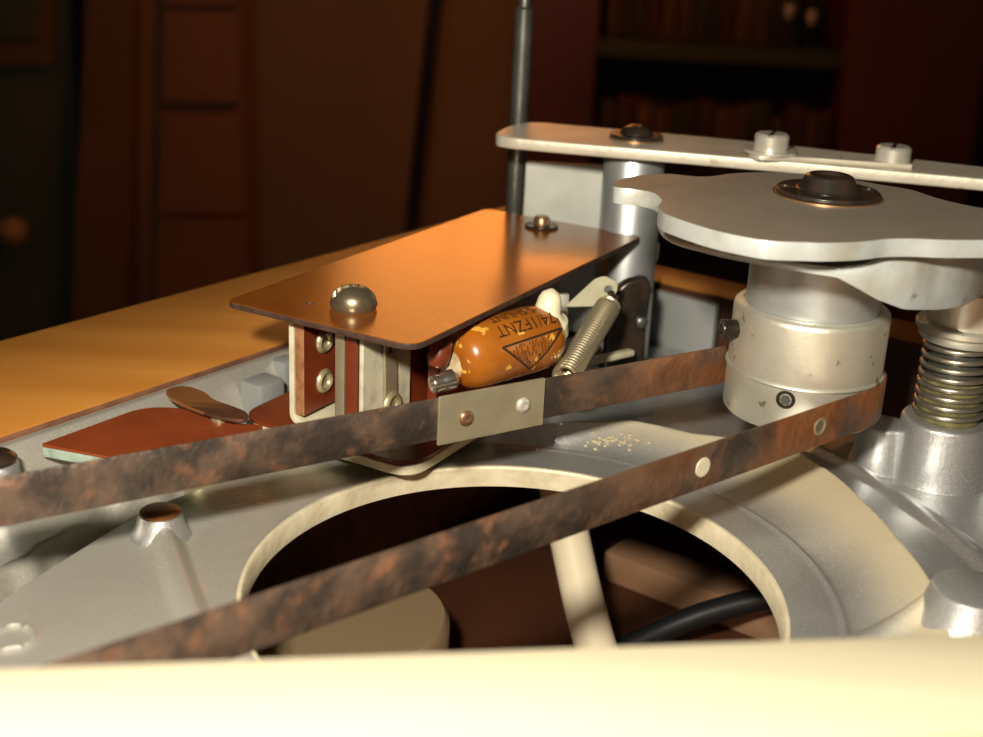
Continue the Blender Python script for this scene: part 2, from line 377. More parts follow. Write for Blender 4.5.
# ================================================================== CAST CHASSIS
HX, HY, RX, RY = .38, 13.55, 3.14, 3.33
RHO = 3.2
def sstep(a, b, x): t_ = np.clip((x - a) / (b - a), 0, 1); return t_ * t_ * (3 - 2 * t_)
EDGE = np.array([(-6.6, 9.6), (-5.37, 12.67), (-4.38, 15.03), (-3.75, 15.8), (-3.35, 16.8), (-3.2, 18.5)])
def seg_dist(x, y, poly):
    best = np.full(x.shape, 1e9); sign = np.ones(x.shape)
    for (ax, ay), (bx, by) in zip(poly[:-1], poly[1:]):
        dx, dy = bx - ax, by - ay; t_ = np.clip(((x - ax) * dx + (y - ay) * dy) / (dx * dx + dy * dy), 0, 1)
        d = np.hypot(x - ax - t_ * dx, y - ay - t_ * dy); s = np.sign(dx * (y - ay) - dy * (x - ax))
        m_ = d < best; best = np.where(m_, d, best); sign = np.where(m_, s, sign)
    return best * sign                       # positive on the left of the line
def height(x, y):
    th = np.degrees(np.arctan2((y - HY) / RY, (x - HX) / RX)); rho = np.hypot((x - HX) / RX, (y - HY) / RY) * RHO
    tt = [-180, -60, -1, 11, 22, 32, 41, 56, 67, 81, 100, 180]
    rc = np.interp(th, tt, [4.9, 4.9, 4.96, 4.96, 5.09, 5.29, 5.42, 4.75, 4.67, 4.15, 4.1, 4.1])
    wgt = np.interp(th, [-180, -70, -40, 78, 92, 104, 180], [0, 0, 1, 1, .75, 0, 0])
    z = .30 + 0 * x
    rise = np.clip((rho - 3.92) / np.maximum(rc - 3.92, .12), 0, 1) ** 1.5
    z = z + wgt * (.34 * rise + .028 * np.exp(-((rho - 3.90) / .035) ** 2))
    # beyond the crest: trough, ridge and the deeper floor on the right; a slope at the back
    wr = np.interp(th, [-180, -70, -40, 43, 52, 180], [0, 0, 1, 1, 0, 0])
    rr = np.interp(th, [-180, 0, 7, 20, 29, 38.5, 60, 180], [6.2, 6.2, 6.2, 6.18, 6.25, 6.4, 6.6, 6.6])
    drop = sstep(0, .30, rho - rc)
    mid = (rc + rr) / 2
    right = .64 - .14 * sstep(0, .11, rho - rc) - .26 * np.clip((rho - rc) / np.maximum(rr - rc, .1), 0, 1.1) + .10 * sstep(-.3, 0, rho - rr) - .16 * sstep(.05, .4, rho - rr)
    back = .64 - .50 * sstep(0, .5, rho - rc) - .25 * sstep(.5, 2.2, rho - rc)
    flat = .30 - .45 * sstep(.9, 2.6, rho - rc) * np.interp(th, [100, 125, 150], [1, .3, 0])
    out = wgt * (wr * right + (1 - wr) * back) + (1 - wgt) * flat
    z = np.where(rho > rc, out, z)
    # left: edge of the flat, a lower pocket with a rounded bulge in it
    d = seg_dist(x, y, EDGE); wl = np.where(x < -.5, 1., 0.)
    run = x * .42 + y * .91                                # distance along the edge
    wall = sstep(.42, .74, d + .03 * np.sin(run * 6.2) + .02 * np.sin(run * 11))
    low = np.where(d < .34, np.where(y > 13.35, -.04, -.6), -.62); low = low + (.14 - low) * wall
    lip = .30 - .3 * sstep(0, .10, d)
    z = np.where((d > 0) & (wl > 0), np.where(d < .10, .30 - (.30 - np.maximum(low, -.3)) * sstep(0, .10, d), low), z)
    # rib from the capped boss
    ax, ay, bx, by = -4.0, 14.4, -3.1, 12.3
    t_ = np.clip(((x - ax) * (bx - ax) + (y - ay) * (by - ay)) / ((bx - ax) ** 2 + (by - ay) ** 2), 0, 1)
    dd = np.hypot(x - ax - t_ * (bx - ax), y - ay - t_ * (by - ay))
    z = z + np.where(d < .05, (.24 - .10 * t_) * (1 - sstep(.02, .26, dd)), 0)
    ax, ay, bx, by = 5.3, 13.1, 4.15, 12.55               # web from the right-hand boss
    t_ = np.clip(((x - ax) * (bx - ax) + (y - ay) * (by - ay)) / ((bx - ax) ** 2 + (by - ay) ** 2), 0, 1)
    dd = np.hypot(x - ax - t_ * (bx - ax), y - ay - t_ * (by - ay)); z = z + (.26 - .22 * t_) * (1 - sstep(.02, .24, dd))
    # shallow round pad
    dp = np.hypot(x + 4.95, y - 11.9); z = z + .05 * np.exp(-((dp - .23) / .035) ** 2)
    # flange along the wooden side
    q = (x - K[0]) * B2[0] + (y - K[1]) * B2[1]; s = (x - K[0]) * A2[0] + (y - K[1]) * A2[1]
    fl = .92 - 1.0 * sstep(.12, .6, q)
    z = np.where((q < .75) & (x < 2.5), np.maximum(z, fl), z)
    return z
# outline of the casting, star-shaped round the big hole
c0 = cs(-14, .03); c1 = cs(11.5, .03)
OUT = [(c0[0], c0[1]), (c1[0], c1[1]), cs(11.5, 1.4)[:2], (3.2, 23.7), (4.3, 23.0), (4.8, 20.8), (5.9, 19.9), (6.6, 18.9), (9.5, 18.6), (12.2, 16.2), (9.6, 7.6), (-9.8, 7.4)]
NT = 720; ths = np.linspace(0, 2 * pi, NT, endpoint=False)
def ray_out(th):
    best = 1e9; dx, dy = RX * cos(th), RY * sin(th)
    for (ax, ay), (bx, by) in zip(OUT, OUT[1:] + OUT[:1]):
        ex, ey = bx - ax, by - ay; det = dx * -ey + ex * dy
        if abs(det) < 1e-9: continue
        t_ = ((ax - HX) * -ey + ex * (ay - HY)) / det; u_ = (dx * (ay - HY) - dy * (ax - HX)) / det
        if t_ > 0 and -1e-6 <= u_ <= 1 + 1e-6: best = min(best, t_)
    return best * RHO
ro = np.array([ray_out(a) for a in ths])
k1, k2 = 180, 100
fr = []
RR = np.zeros((k1 + k2 + 1, NT))
for i in range(k1 + 1): RR[i] = (RHO + .06) + (np.minimum(7.2, ro * .8) - RHO - .06) * i / k1
for i in range(1, k2 + 1): RR[k1 + i] = RR[k1] + (ro - RR[k1]) * i / k2
X = HX + RR / RHO * RX * np.cos(ths); Y = HY + RR / RHO * RY * np.sin(ths); Z = height(X, Y)
skirtZ = Z[-1] - .5
X = np.vstack([X, X[-1:]]); Y = np.vstack([Y, Y[-1:]]); Z = np.vstack([Z, skirtZ[None]])
nr = X.shape[0]
V = np.stack([X, Y, Z], -1).reshape(-1, 3)
idx = np.arange(nr * NT).reshape(nr, NT); nx = np.roll(idx, -1, 1)
F = np.stack([idx[:-1], nx[:-1], nx[1:], idx[1:]], -1).reshape(-1, 4).tolist()
chassis = thing('cast_chassis', 'silvery cast metal chassis plate with a large round hole and ribs', 'chassis', (.4, 13.5, -.8))
cast = obj('casting', (V, [tuple(f) for f in F]), M_CAST, chassis, smooth=50)
thp = np.degrees(np.arctan2((Y - HY) / RY, (X - HX) / RX)); rhp = np.hypot((X - HX) / RX, (Y - HY) / RY) * RHO
rcp = np.interp(thp, [-180, -60, -1, 11, 22, 32, 41, 56, 67, 81, 100, 180], [4.9, 4.9, 4.96, 4.96, 5.09, 5.29, 5.42, 4.75, 4.67, 4.15, 4.1, 4.1])
dust_tone = sstep(3.9, 4.9, rhp) * (1 - sstep(-.02, .06, rhp - rcp)) * np.interp(thp, [-180, -60, -40, 80, 100, 180], [0, 0, 1, 1, 0, 0])
dust_tone = np.maximum(dust_tone, .38 * sstep(88, 105, np.abs(thp)) * (1 - sstep(1.0, 1.6, np.abs(Z))))  # left flats simply made paler and tanner here
at_ = cast.data.attributes.new('dust_tone', 'FLOAT', 'POINT'); at_.data.foreach_set('value', dust_tone.reshape(-1).astype(np.float32))
# machined wall of the hole
prof = [(3.2, 0.0), (3.2, .27), (3.225, .30), (3.27, .30), (3.30, .22), (3.30, 0.0)]
g = lathe(prof + [prof[0]], 160); g = (g[0] * np.array([RX / RHO, RY / RHO, 1]) + np.array([HX, HY, .003]), [f for f in g[1] if len(f) == 4])
obj('hole_rim', g, M_RIM, chassis)
# bosses
def fillet_boss(r, top, bottom, flare=.25, draft=.08, edge=.06):
    p_ = [(r + draft + flare, bottom)]
    for i in range(1, 7):
        a = pi / 2 * i / 6; p_.append((r + draft + flare * (1 - sin(a)), bottom + flare * (1 - cos(a))))
    for i in range(5):
        a = pi / 2 * i / 4; p_.append((r - edge + edge * cos(a), top - edge + edge * sin(a)))
    return p_ + [(0, top)]
SPX, SPY = 6.68, 17.68
g = lathe(fillet_boss(.64, 1.08, -.02, .22), 64, (SPX, SPY, 0))
obj('spring_boss', g, M_CAST, chassis)
g = lathe(fillet_boss(.34, .84, -.02, .22, .12), 48, (SPX - .78, SPY + .28, 0))
obj('boss', g, M_CAST, chassis)
g = lathe(fillet_boss(.30, .88, -.02, .22, .12), 48, (SPX + .85, SPY - .05, 0))
obj('boss', g, M_CAST, chassis)
g = lathe([(1.0, .15), (.82, .24), (.66, .42), (.54, .66), (.48, .86), (.455, .93), (.42, .95), (0, .95)], 56, (5.5, 12.85, 0))
obj('boss', g, M_CAST, chassis)
g = lathe([(.52, .24), (.38, .30), (.31, .42), (.27, .56), (.255, .6), (0, .6)], 40, (-4.0, 14.38, 0))
b_ = obj('boss', g, M_CAST, chassis)
obj('wax_cap', lathe([(0, .6), (.235, .6), (.25, .63), (.2, .655), (0, .65)], 32, (-4.0, 14.38, 0)), M_TAB, b_, label='brown wax cap')
g = lathe(fillet_boss(.28, .95, -.3, .2, .05), 40, (-6.2, 14.9, 0))
b_ = obj('boss', g, M_CAST, chassis)
obj('rubber_cap', lathe([(0, .95), (.25, .95), (.265, 1.0), (.2, 1.06), (0, 1.07)], 32, (-6.2, 14.9, 0)), M_BLACK, b_, label='black rubber cap')
fl_ = []
for k in range(44):
    gx, gy = 1.82 + random.gauss(0, .2), 17.72 + random.gauss(0, .07); gz = float(height(np.array([gx]), np.array([gy]))[0]); r_ = random.uniform(.012, .045)
    fl_.append(lathe([(r_ * random.uniform(.7, 1.2), -.01), (r_ * .7, random.uniform(.005, .02)), (0, .022)], 7, (gx, gy, gz)))
obj('dried_glue', join(*fl_), M_WAXG, chassis, smooth=0, label='yellowish dried glue flakes')['kind'] = 'stuff'
# raised blocks beside the wooden side and at the far end
for (x, y, dx, dy, z1) in ((-3.5, 18.6, .27, .24, .82), (-3.28, 19.35, .2, .18, .9)):
    obj('pad', xf(box(-dx, dx, -dy, dy, -.3, z1, .08), rotz(ang), (x, y, 0)), M_UPST, chassis)
obj('upstand', xf(box(-.68, .68, -.1, .1, -.6, .95, .06), rotz(radians(-35.8)), (3.62, 23.62, 0)), M_UPST, chassis, label='flat grey upstand at the far end')
g = lathe([(.5, -.3), (.42, .0), (.34, .15), (.28, .2), (0, .22)], 32, (2.75, 21.9, 0)); obj('boss', g, M_CAST, chassis)

# ================================================================== THINGS INSIDE THE CASE, SEEN THROUGH THE HOLE
o = obj('motor_can', lathe([(0, -4), (1.42, -4), (1.5, -3.9), (1.5, -2.55), (1.42, -2.45), (0, -2.45)], 64, (-1.95, 17.3, 0)), M_CAN)
tag(o, 'tan ribbed cylindrical can standing inside the case below the hole', 'can')
o = obj('flexible_tube', tube(spline([(.95, 19.6, -.4), (1.15, 19.35, -.95), (1.38, 18.75, -1.7), (1.66, 17.9, -2.55), (1.95, 17.1, -3.2), (2.2, 16.2, -3.6), (2.5, 15, -3.65), (2.9, 13, -3.65)]), .33, 24), M_TUBE)
tag(o, 'thick ivory flexible tube curving down inside the hole', 'tube')
o = obj('wooden_batten', xf(box(-2.6, 3.2, -.42, .42, -4.0, -3.4, .05), rotz(radians(-36)), (4.6, 20.3, 0)), M_BATTEN)
tag(o, 'pale brown wooden batten lying on the case floor behind the cable', 'batten')
o = obj('power_cable', tube(spline([(1.2, 17.6, -3.8), (2.0, 18.3, -3.75), (2.9, 18.75, -3.45), (3.9, 19.0, -3.1), (5.0, 19.1, -2.85), (6.3, 18.9, -2.8), (8.2, 18.2, -3.2), (9.4, 17.2, -3.8)]), .2, 16), M_CABLE)
tag(o, 'black rubber cable crossing beneath the right side of the hole', 'cable')

# ================================================================== FRONT RAIL
ra = radians(8.7); RR_ = rotz(ra)
t = thing('wooden_rail', 'pale cream wooden rail lying across the front of the picture', 'rail', (.3, 7.6, -4.0))
obj('board', xf(box(-11.4, 11.4, -1.25, 0, 2.25, 2.8, .12), RR_, (0, 8.25, 0)), M_RAIL, t)
for x in (-10.9, 10.9):
    obj('post', xf(box(x - .4, x + .4, -1.15, -.6, -4.0, 2.25, .05), RR_, (0, 8.18, 0)), M_RAIL, t)

# ================================================================== CAM WHEEL (collar, neck, cams, pivot)
AX, AY = 4.34, 17.05
wheel = thing('cam_wheel', 'grey metal cam plate on a stout alloy collar with black pivot clip', 'cam', (AX, AY, 1.35))
g = lathe([(.9, 1.36), (1.03, 1.36), (1.055, 1.39), (1.06, 1.97), (1.075, 1.985), (1.085, 2.005), (1.075, 2.025), (1.055, 2.04), (1.055, 2.80), (1.045, 2.86), (1.01, 2.89), (.93, 2.90), (.93, 2.885), (.9, 2.885)], 96, (AX, AY, 0))
obj('collar', g, M_HUB, wheel)
obj('shaft', lathe([(.12, .86), (.12, 1.36), (.12, 4.4)], 32, (AX, AY, 0)), M_CAST, wheel)
obj('neck', lathe([(.9, 2.5), (.905, 2.6), (.9, 3.72), (.88, 3.74)], 72, (AX, AY, 0)), M_NECK, wheel)
# upper cam plate
TOP = [(1.50, 17.0), (1.52, 17.2), (1.62, 17.45), (1.96, 17.81), (2.32, 17.98), (2.54, 17.93), (2.75, 17.90), (2.94, 17.97), (3.27, 18.23), (3.75, 18.42), (4.4, 18.42),
       (5.0, 18.15), (5.29, 17.93), (5.64, 17.68), (5.84, 17.23), (6.10, 16.88), (6.45, 16.6), (6.85, 16.3), (6.95, 15.8), (6.75, 15.35), (6.3, 15.1), (5.71, 14.97),
       (5.22, 14.88), (4.88, 14.87), (4.55, 14.80), (4.30, 14.66), (4.06, 14.55), (3.74, 14.46), (3.51, 14.44), (3.13, 14.42), (2.91, 14.50), (2.49, 14.83), (2.08, 15.41), (1.98, 15.7), (1.98, 15.95), (2.06, 16.3), (2.00, 16.68), (1.8, 16.85), (1.6, 16.9)]
o = obj('cam_plate', plate(smooth_closed(TOP, 4), 4.175, 4.4, bevel=.008), M_CAM, wheel)
second_material(o, M_CAME, lambda c, n: abs(n.z) < .7)
# lower cam: thin lip on the left, deep drop on the right
tb = [-260, -200, -180, -160, -145, -126, -112, -98, -90, -83, -72, -57, -44, -30, -10, 10, 40, 100]
zbm = [3.78, 3.76, 3.78, 3.81, 3.86, 3.89, 3.89, 3.85, 3.71, 3.58, 3.44, 3.38, 3.36, 3.38, 3.46, 3.55, 3.7, 3.74]
ztp = [3.90, 3.90, 3.90, 3.94, 3.98, 4.0, 4.0, 3.98, 4.03, 4.11, 4.17, 4.19, 4.19, 4.19, 4.19, 4.19, 4.05, 3.86]
def low_cam():
    n = 144; V, F = [], []
    for i in range(n):
        a = -260 + 360 * i / n; b_, t_ = np.interp(a, tb, zbm), np.interp(a, tb, ztp); c_, s_ = cos(radians(a)), sin(radians(a))
        R_ = np.interp(a, [-260, -170, -115, -85, -60, -30, 0, 40, 100], [2.1, 2.2, 2.2, 2.06, 2.0, 2.12, 2.35, 2.35, 2.1])
        for r_, z_ in ((.85, 3.72), (R_ - .1, b_), (R_ - .015, b_ + .01), (R_, b_ + .03), (R_, t_ - .02), (R_ - .015, t_), (.85, 3.80)):
            V.append((AX + r_ * c_, AY + r_ * s_, min(z_, 4.17)))
    for i in range(n):
        for j in range(7):
            p_, q_ = i * 7, (i + 1) % n * 7; F.append((p_ + j, q_ + j, q_ + (j + 1) % 7, p_ + (j + 1) % 7))
    return V, F
obj('lower_cam', low_cam(), M_CAME, wheel)
obj('cam_spacer', lathe([(.7, 3.75), (.7, 4.21)], 48, (AX, AY, 0)), M_DARKSTEEL, wheel)
pv = obj('pivot_cap', lathe([(.43, 4.44), (.43, 4.49), (.40, 4.50), (.31, 4.66), (.27, 4.68), (.19, 4.68), (.16, 4.64), (0, 4.64)], 48, (AX, AY, 0)), M_BLACK, wheel, smooth=18, label='black pivot cap')
obj('spring_clip', plate(circ(0, 0, .68, 64), 4.42, 4.48, [circ(.56, .12, .1, 14), circ(-.56, .1, .1, 14), circ(-.05, .57, .1, 14)], .015), M_BLACK, wheel, base=(0, 0, 4.42)).location = Vector((0, 0, (4.42 - 1.35) * CM))
obj('washer', lathe([(.2, 4.4), (.72, 4.4), (.72, 4.42), (.2, 4.42)], 64, (AX, AY, 0)), M_COPPERY, wheel)
def screw_out(parent, at, d, r, ln, name='set_screw', m=M_BLACK):
    prof_ = [(0, -.1), (r, -.1)]
    k = 5
    for i in range(k):
        z_ = ln * i / k; prof_ += [(r, z_), (r * .86, z_ + ln / k * .4), (r, z_ + ln / k * .8)]
    prof_ += [(r, ln), (r * .9, ln + .02), (r * .55, ln + .02), (r * .5, ln - .06), (0, ln - .06)]
    return obj(name, lathe(prof_, 24, at, d), m, parent)
a = radians(190); screw_out(wheel, (AX + 1.05 * cos(a), AY + 1.05 * sin(a), 2.54), (cos(a), sin(a), 0), .135, .2)
a = radians(-114); dv = np.array((cos(a), sin(a), 0)); P0 = np.array((AX, AY, 1.84)) + dv * 1.05
s_ = obj('set_screw', lathe([(0, -.1), (.13, -.1), (.13, .006), (.12, .018), (.09, .02), (.075, .0), (0, 0)], 28, P0, dv), M_BLACK, wheel)
obj('hex_socket', lathe([(.0, .001), (.06, .001), (.07, .014), (.076, .02)], 6, P0, dv), M_DARKSTEEL, s_)

# ================================================================== DRIVE BAND
n1 = np.array([-.548, .837]); RB = 1.10
def tangent(Pt, side):
    d = np.array([AX, AY]) - Pt; L_ = np.linalg.norm(d); al = math.asin(RB / L_); a_ = atan2(d[1], d[0]) + side * al
    T_ = Pt + np.array([cos(a_), sin(a_)]) * sqrt(L_ * L_ - RB * RB); return T_
P1, P2 = np.array([-5.09, 12.30]), np.array([-3.37, 9.0])
T1, T2 = tangent(P1, 1), tangent(P2, -1)
d1, d2 = unit(P1 - T1), unit(P2 - T2)
E1, E2 = T1 + d1 * 12.0, T2 + d2 * 13.0
a1 = atan2(T1[1] - AY, T1[0] - AX); a2 = atan2(T2[1] - AY, T2[0] - AX)
arc = [(AX + RB * cos(a1 + (a2 - a1) * i / 24), AY + RB * sin(a1 + (a2 - a1) * i / 24)) for i in range(25)]
bend = [tuple((1 - s) ** 3 * E2 + 3 * s * (1 - s) ** 2 * (E2 + d2 * 2.2) + 3 * s * s * (1 - s) * (E1 + d1 * 2.2) + s ** 3 * E1) for s in np.linspace(0, 1, 20)]
run1 = [tuple(E1 + (T1 - E1) * s) for s in np.linspace(0, 1, 12)]
run2 = [tuple(T2 + (E2 - T2) * s) for s in np.linspace(0, 1, 12)]
band = thing('drive_band', 'long rusty brown metal band running round the collar', 'band', (0, 14, 1.4))
o = obj('band_strip', ribbon(run1[:-1] + arc[:-1] + run2[:-1] + bend, 1.43, 2.0, .035), M_RUST, band)
u1 = (T1 - E1) / np.linalg.norm(T1 - E1); m1 = np.array([u1[1], -u1[0]])       # along run one, and its outward side to the camera
def on1(s, z, off_): p_ = P1 + u1 * s + m1 * off_; return (p_[0], p_[1], z)
s_a = (np.array([-.65, 15.12]) - P1) @ u1; s_b = (np.array([.66, 16.04]) - P1) @ u1
R1 = axes((*u1, 0), (0, 0, 1.), (*m1, 0))
g = xf(plate(rounded([(s_a, 1.37), (s_b, 1.37), (s_b, 2.03), (s_a, 2.03)], .015, 2), .02, .065, bevel=.008), R1, (*P1, 0))
clip = obj('joining_clip', g, M_NICKEL, band, label='pale nickel clip riveted over the joint')
rv = [(0, 0), (.105, 0), (.105, .02), (.09, .04), (.05, .05), (.04, .045), (0, .045)]
for s, z, m_ in ((s_a + (s_b - s_a) * .25, 1.68, M_COPPERY), (s_a + (s_b - s_a) * .79, 1.71, M_STEEL)):
    obj('rivet', lathe(rv, 24, on1(s, z, .06), (*m1, 0)), m_, clip)
u2 = unit(T2 - E2); m2 = np.array([u2[1], -u2[0]])
for q, z, kind in (((2.50, 14.10), 1.72, 'rivet'), ((4.14, 15.64), 1.72, 'eyelet')):
    s = (np.array(q) - P2) @ u2; p_ = P2 + u2 * s; at = (p_[0] + m2[0] * .016, p_[1] + m2[1] * .016, z)
    if kind == 'rivet':
        obj('rivet', lathe([(0, 0), (.125, 0), (.12, .01), (0, .012)], 28, at, (*m2, 0)), M_CREAM, band, label='flat cream rivet')
    else:
        e = obj('eyelet', lathe([(.075, .004), (.125, .004), (.125, .012), (.11, .018), (.085, .012), (.075, .004)], 28, at, (*m2, 0)), M_BRASS, band)
        obj('eyelet_hole_dark', lathe([(0, .003), (.08, .003)], 20, at, (*m2, 0)), M_BLACK, e)  # black disc painted for the dark of an open hole

# ================================================================== SPRING POST UNDER THE CAM
t = thing('spring_post', 'upright steel post with coil spring and washers standing on silver boss', 'spring', (SPX, SPY, 1.08))
obj('shaft', lathe([(.40, 1.06), (.40, 2.35)], 32, (SPX, SPY, 0)), M_DARKSTEEL, t)
obj('felt_sleeve', lathe([(.43, 1.08), (.45, 1.1), (.45, 1.68), (.41, 1.72)], 40, (SPX, SPY, 0)), M_FELT, t, label='oily greenish felt sleeve')
turns, z0_, z1_ = 8, 1.12, 2.26
path = [(SPX + .475 * cos(2 * pi * turns * i / 320), SPY + .475 * sin(2 * pi * turns * i / 320), z0_ + (z1_ - z0_) * i / 320) for i in range(321)]
obj('coil_spring', tube(path, .042, 10), M_SPRINGD, t)
obj('washer', lathe([(.3, 2.30), (.58, 2.30), (.6, 2.33), (.6, 2.40), (.58, 2.42), (.3, 2.42)], 48, (SPX, SPY, 0)), M_HUB, t)
obj('washer', lathe([(.3, 2.44), (.64, 2.44), (.66, 2.46), (.66, 2.53), (.64, 2.55), (.3, 2.55)], 48, (SPX, SPY, 0)), M_HUB, t)
obj('head', lathe([(.52, 2.55), (.52, 3.05), (.47, 3.1), (0, 3.1)], 48, (SPX, SPY, 0)), M_STEEL, t)

# ================================================================== LEVER ON ITS POST
lev = thing('crank_lever', 'long flat cream-coloured metal lever held across the top behind the cam', 'lever', (2.35, 23.0, 3.8))
LV = [(-.10, 22.62), (-.13, 22.9), (.10, 23.7), (.50, 24.18), (.75, 24.2), (4.25, 23.35), (8.1, 21.85), (9.8, 21.1), (9.5, 20.3), (7.74, 20.80), (3.96, 21.66), (1.2, 22.2), (.15, 22.45)]
obj('arm', plate(rounded(LV, [.1, .2, .5, .25, .2, 1, 1, .1, .1, 1, 1, 1, .15], 5), 3.8, 4.0, bevel=.03), M_LEVER, lev)
lk = plate(rounded([(4.15, 21.35), (4.10, 21.95), (5.0, 22.05), (6.85, 22.1), (6.75, 21.28), (5.0, 21.5)], [.3, .3, .3, .03, .03, .3], 5), 4.0, 4.08, bevel=.015)
link = obj('link_plate', lk, M_LEVER, lev)
def cheese(at, r, h_, slot):
    n = 40; V, F = [], []
    prof_ = [(0, 0), (r, 0), (r, h_ - .04), (r - .04, h_), (0, h_)]
    return lathe(prof_, n, at)
s1 = obj('screw', join(cheese((4.50, 21.80, 4.13), .285, .27, 0), lathe([(.0, 4.08), (.44, 4.08), (.44, 4.13), (0, 4.13)], 40, (4.50, 21.80, 0))), M_STEEL, lev)
s2 = obj('screw', cheese((6.50, 21.62, 4.08), .285, .24, 0), M_STEEL, lev)
for s_, (x_, y_, z_) in ((s1, (4.50, 21.80, 4.40)), (s2, (6.50, 21.62, 4.32))):
    obj('slot', xf(box(-.26, .26, -.035, .035, -.05, .004, .004), rotz(radians(70)), (x_, y_, z_)), M_BLACK, s_)
PX, PY = 2.35, 22.93
post = thing('support_post', 'thick steel pillar with black clip on top carrying the long lever', 'post', (PX, PY, -.1))
obj('pillar', lathe([(.54, -.1), (.54, 3.72), (.50, 3.78), (.2, 3.8), (.2, 4.06)], 64, (PX, PY, 0)), M_NECK, post)
obj('foot_ring', lathe([(.1, 1.8), (.18, 1.8), (.2, 1.83), (.2, 2.1), (.18, 2.13), (.05, 2.13)], 36, (2.74, 23.0, 0)), M_GREY, post)
obj('washer', lathe([(.2, 4.0), (.48, 4.0), (.48, 4.03), (.2, 4.03)], 48, (PX, PY, 0)), M_COPPERY, post)
obj('spring_clip', lathe([(.2, 4.03), (.46, 4.03), (.46, 4.09), (.27, 4.09), (.2, 4.09)], 48, (PX, PY, 0)), M_BLACK, post)
obj('clip_dome', lathe([(.29, 4.09), (.27, 4.14), (.22, 4.2), (.12, 4.24), (0, 4.22)], 40, (PX, PY, 0)), M_BLACK, post, label='black clip dome')
obj('grey_flag', xf(plate(rounded([(0, 0), (1.75, 0), (1.75, 3.3), (0, 3.3)], [.02, .02, .05, .05], 3), 0, .12, bevel=.02), axes((1, 0, 0), (0, 0, 1), (0, -1, 0)), (.46, 24.30, -.05)), M_GREY, post, label='flat grey sheet beside the pillar')
o = obj('steel_rod', join(lathe([(.17, -.1), (.17, 5.98), (.15, 6.0), (.11, 6.02), (.11, 6.4), (.09, 6.44), (0, 6.44)], 24, (.29, 24.62, 0))), M_DARKSTEEL)
tag(o, 'tall slim dark steel rod rising behind the end of the long lever', 'rod')

# ================================================================== SWITCH STACK UNDER THE BROWN COVER
ua = radians(-29.0); Uu = np.array([cos(ua), sin(ua)]); Vv = np.array([-Uu[1], Uu[0]]); FL = np.array([-3.72, 17.41])
def uv(u_, v_, z_=0.): p_ = FL + Uu * u_ + Vv * v_; return (p_[0], p_[1], z_)
RUV = axes((*Uu, 0), (*Vv, 0), (0, 0, 1.))
def placeuv(g): return xf(g, RUV, (*FL, 0))
RUP = axes((*Vv, 0), (0, 0, 1.), (*Uu, 0))           # upright sheet: local x along v, y up, z along u
sw = thing('switch_stack', 'switch box with shiny brown cover sheet over red-brown contact boards', 'switch', uv(1.5, 3, .4))
W_, LN = 3.07, 7.35
co = obj('cover_sheet', placeuv(plate(rounded([(-.1, 0), (W_ + .02, 0), (W_ + .02, LN), (-.1, LN)], [.2, .3, .2, .2]), 2.31, 2.40, [circ(.91, .64, .06, 16)], .012)), M_COVER, sw, label='shiny copper-brown cover sheet')
second_material(co, M_EDGE, lambda c, n: abs(n.z) < .6)
# round slotted screw
def dome_screw(r, h_, n=48, k=12, slot=.05, sa=0.):
    V = [(0, 0, 0)]; F = []
    rs = [r * i / k for i in range(1, k + 1)]
    for q in rs:
        for i in range(n):
            a_ = 2 * pi * i / n; x_, y_ = q * cos(a_), q * sin(a_)
            z_ = h_ * sqrt(max(0, 1 - (q / r) ** 2.4)) + .06
            d_ = abs(-x_ * sin(sa) + y_ * cos(sa))
            if d_ < slot: z_ = min(z_, h_ * .55)
            V.append((x_, y_, z_))
    V[0] = (0, 0, h_ * .55)
    for i in range(n): F.append((0, 1 + i, 1 + (i + 1) % n))
    for j in range(k - 1):
        for i in range(n):
            a_, b_ = 1 + j * n + i, 1 + j * n + (i + 1) % n; F.append((a_, a_ + n, b_ + n, b_))
    base_ = 1 + (k - 1) * n; m_ = len(V)
    for i in range(n):
        a_ = 2 * pi * i / n; V.append((r * .93 * cos(a_), r * .93 * sin(a_), 0))
    for i in range(n): F.append((base_ + i, m_ + i, m_ + (i + 1) % n, base_ + (i + 1) % n))
    return np.array(V, float), F
sx, sy = -1.98, 17.22
obj('screw', xf(dome_screw(.335, .27, sa=radians(20)), None, (sx, sy + .2, 2.4)), M_BRONZE, sw, label='round-headed slotted screw')
rx_, ry_ = .77, 22.65
rv_ = obj('stud', lathe([(.2, 2.4), (.2, 2.44), (.15, 2.46), (.14, 2.56), (.11, 2.6), (0, 2.6)], 24, (rx_, ry_, 0)), M_COPPERY, sw)
obj('push_nut', plate(circ(0, 0, .30, 24), 2.405, 2.45, [circ(.22, .02, .05, 10), circ(-.22, .02, .05, 10)], .012), M_BLACK, rv_, base=(0, 0, 2.4)).location = Vector((0, 0, 0))
# lower board and the cream bracket round it
lb = obj('base_board', placeuv(plate(rounded([(.02, .08), (W_ - .02, .08), (W_ - .02, 6.2), (.02, 6.2)], [.45, .4, .2, .2]), .60, .66, bevel=.01)), M_PHEN, sw)
obj('cream_edge', placeuv(plate(rounded([(0, .05), (W_, .05), (W_, 6.2), (0, 6.2)], [.45, .4, .2, .2]), .46, .60, bevel=.02)), M_CREAM, lb)
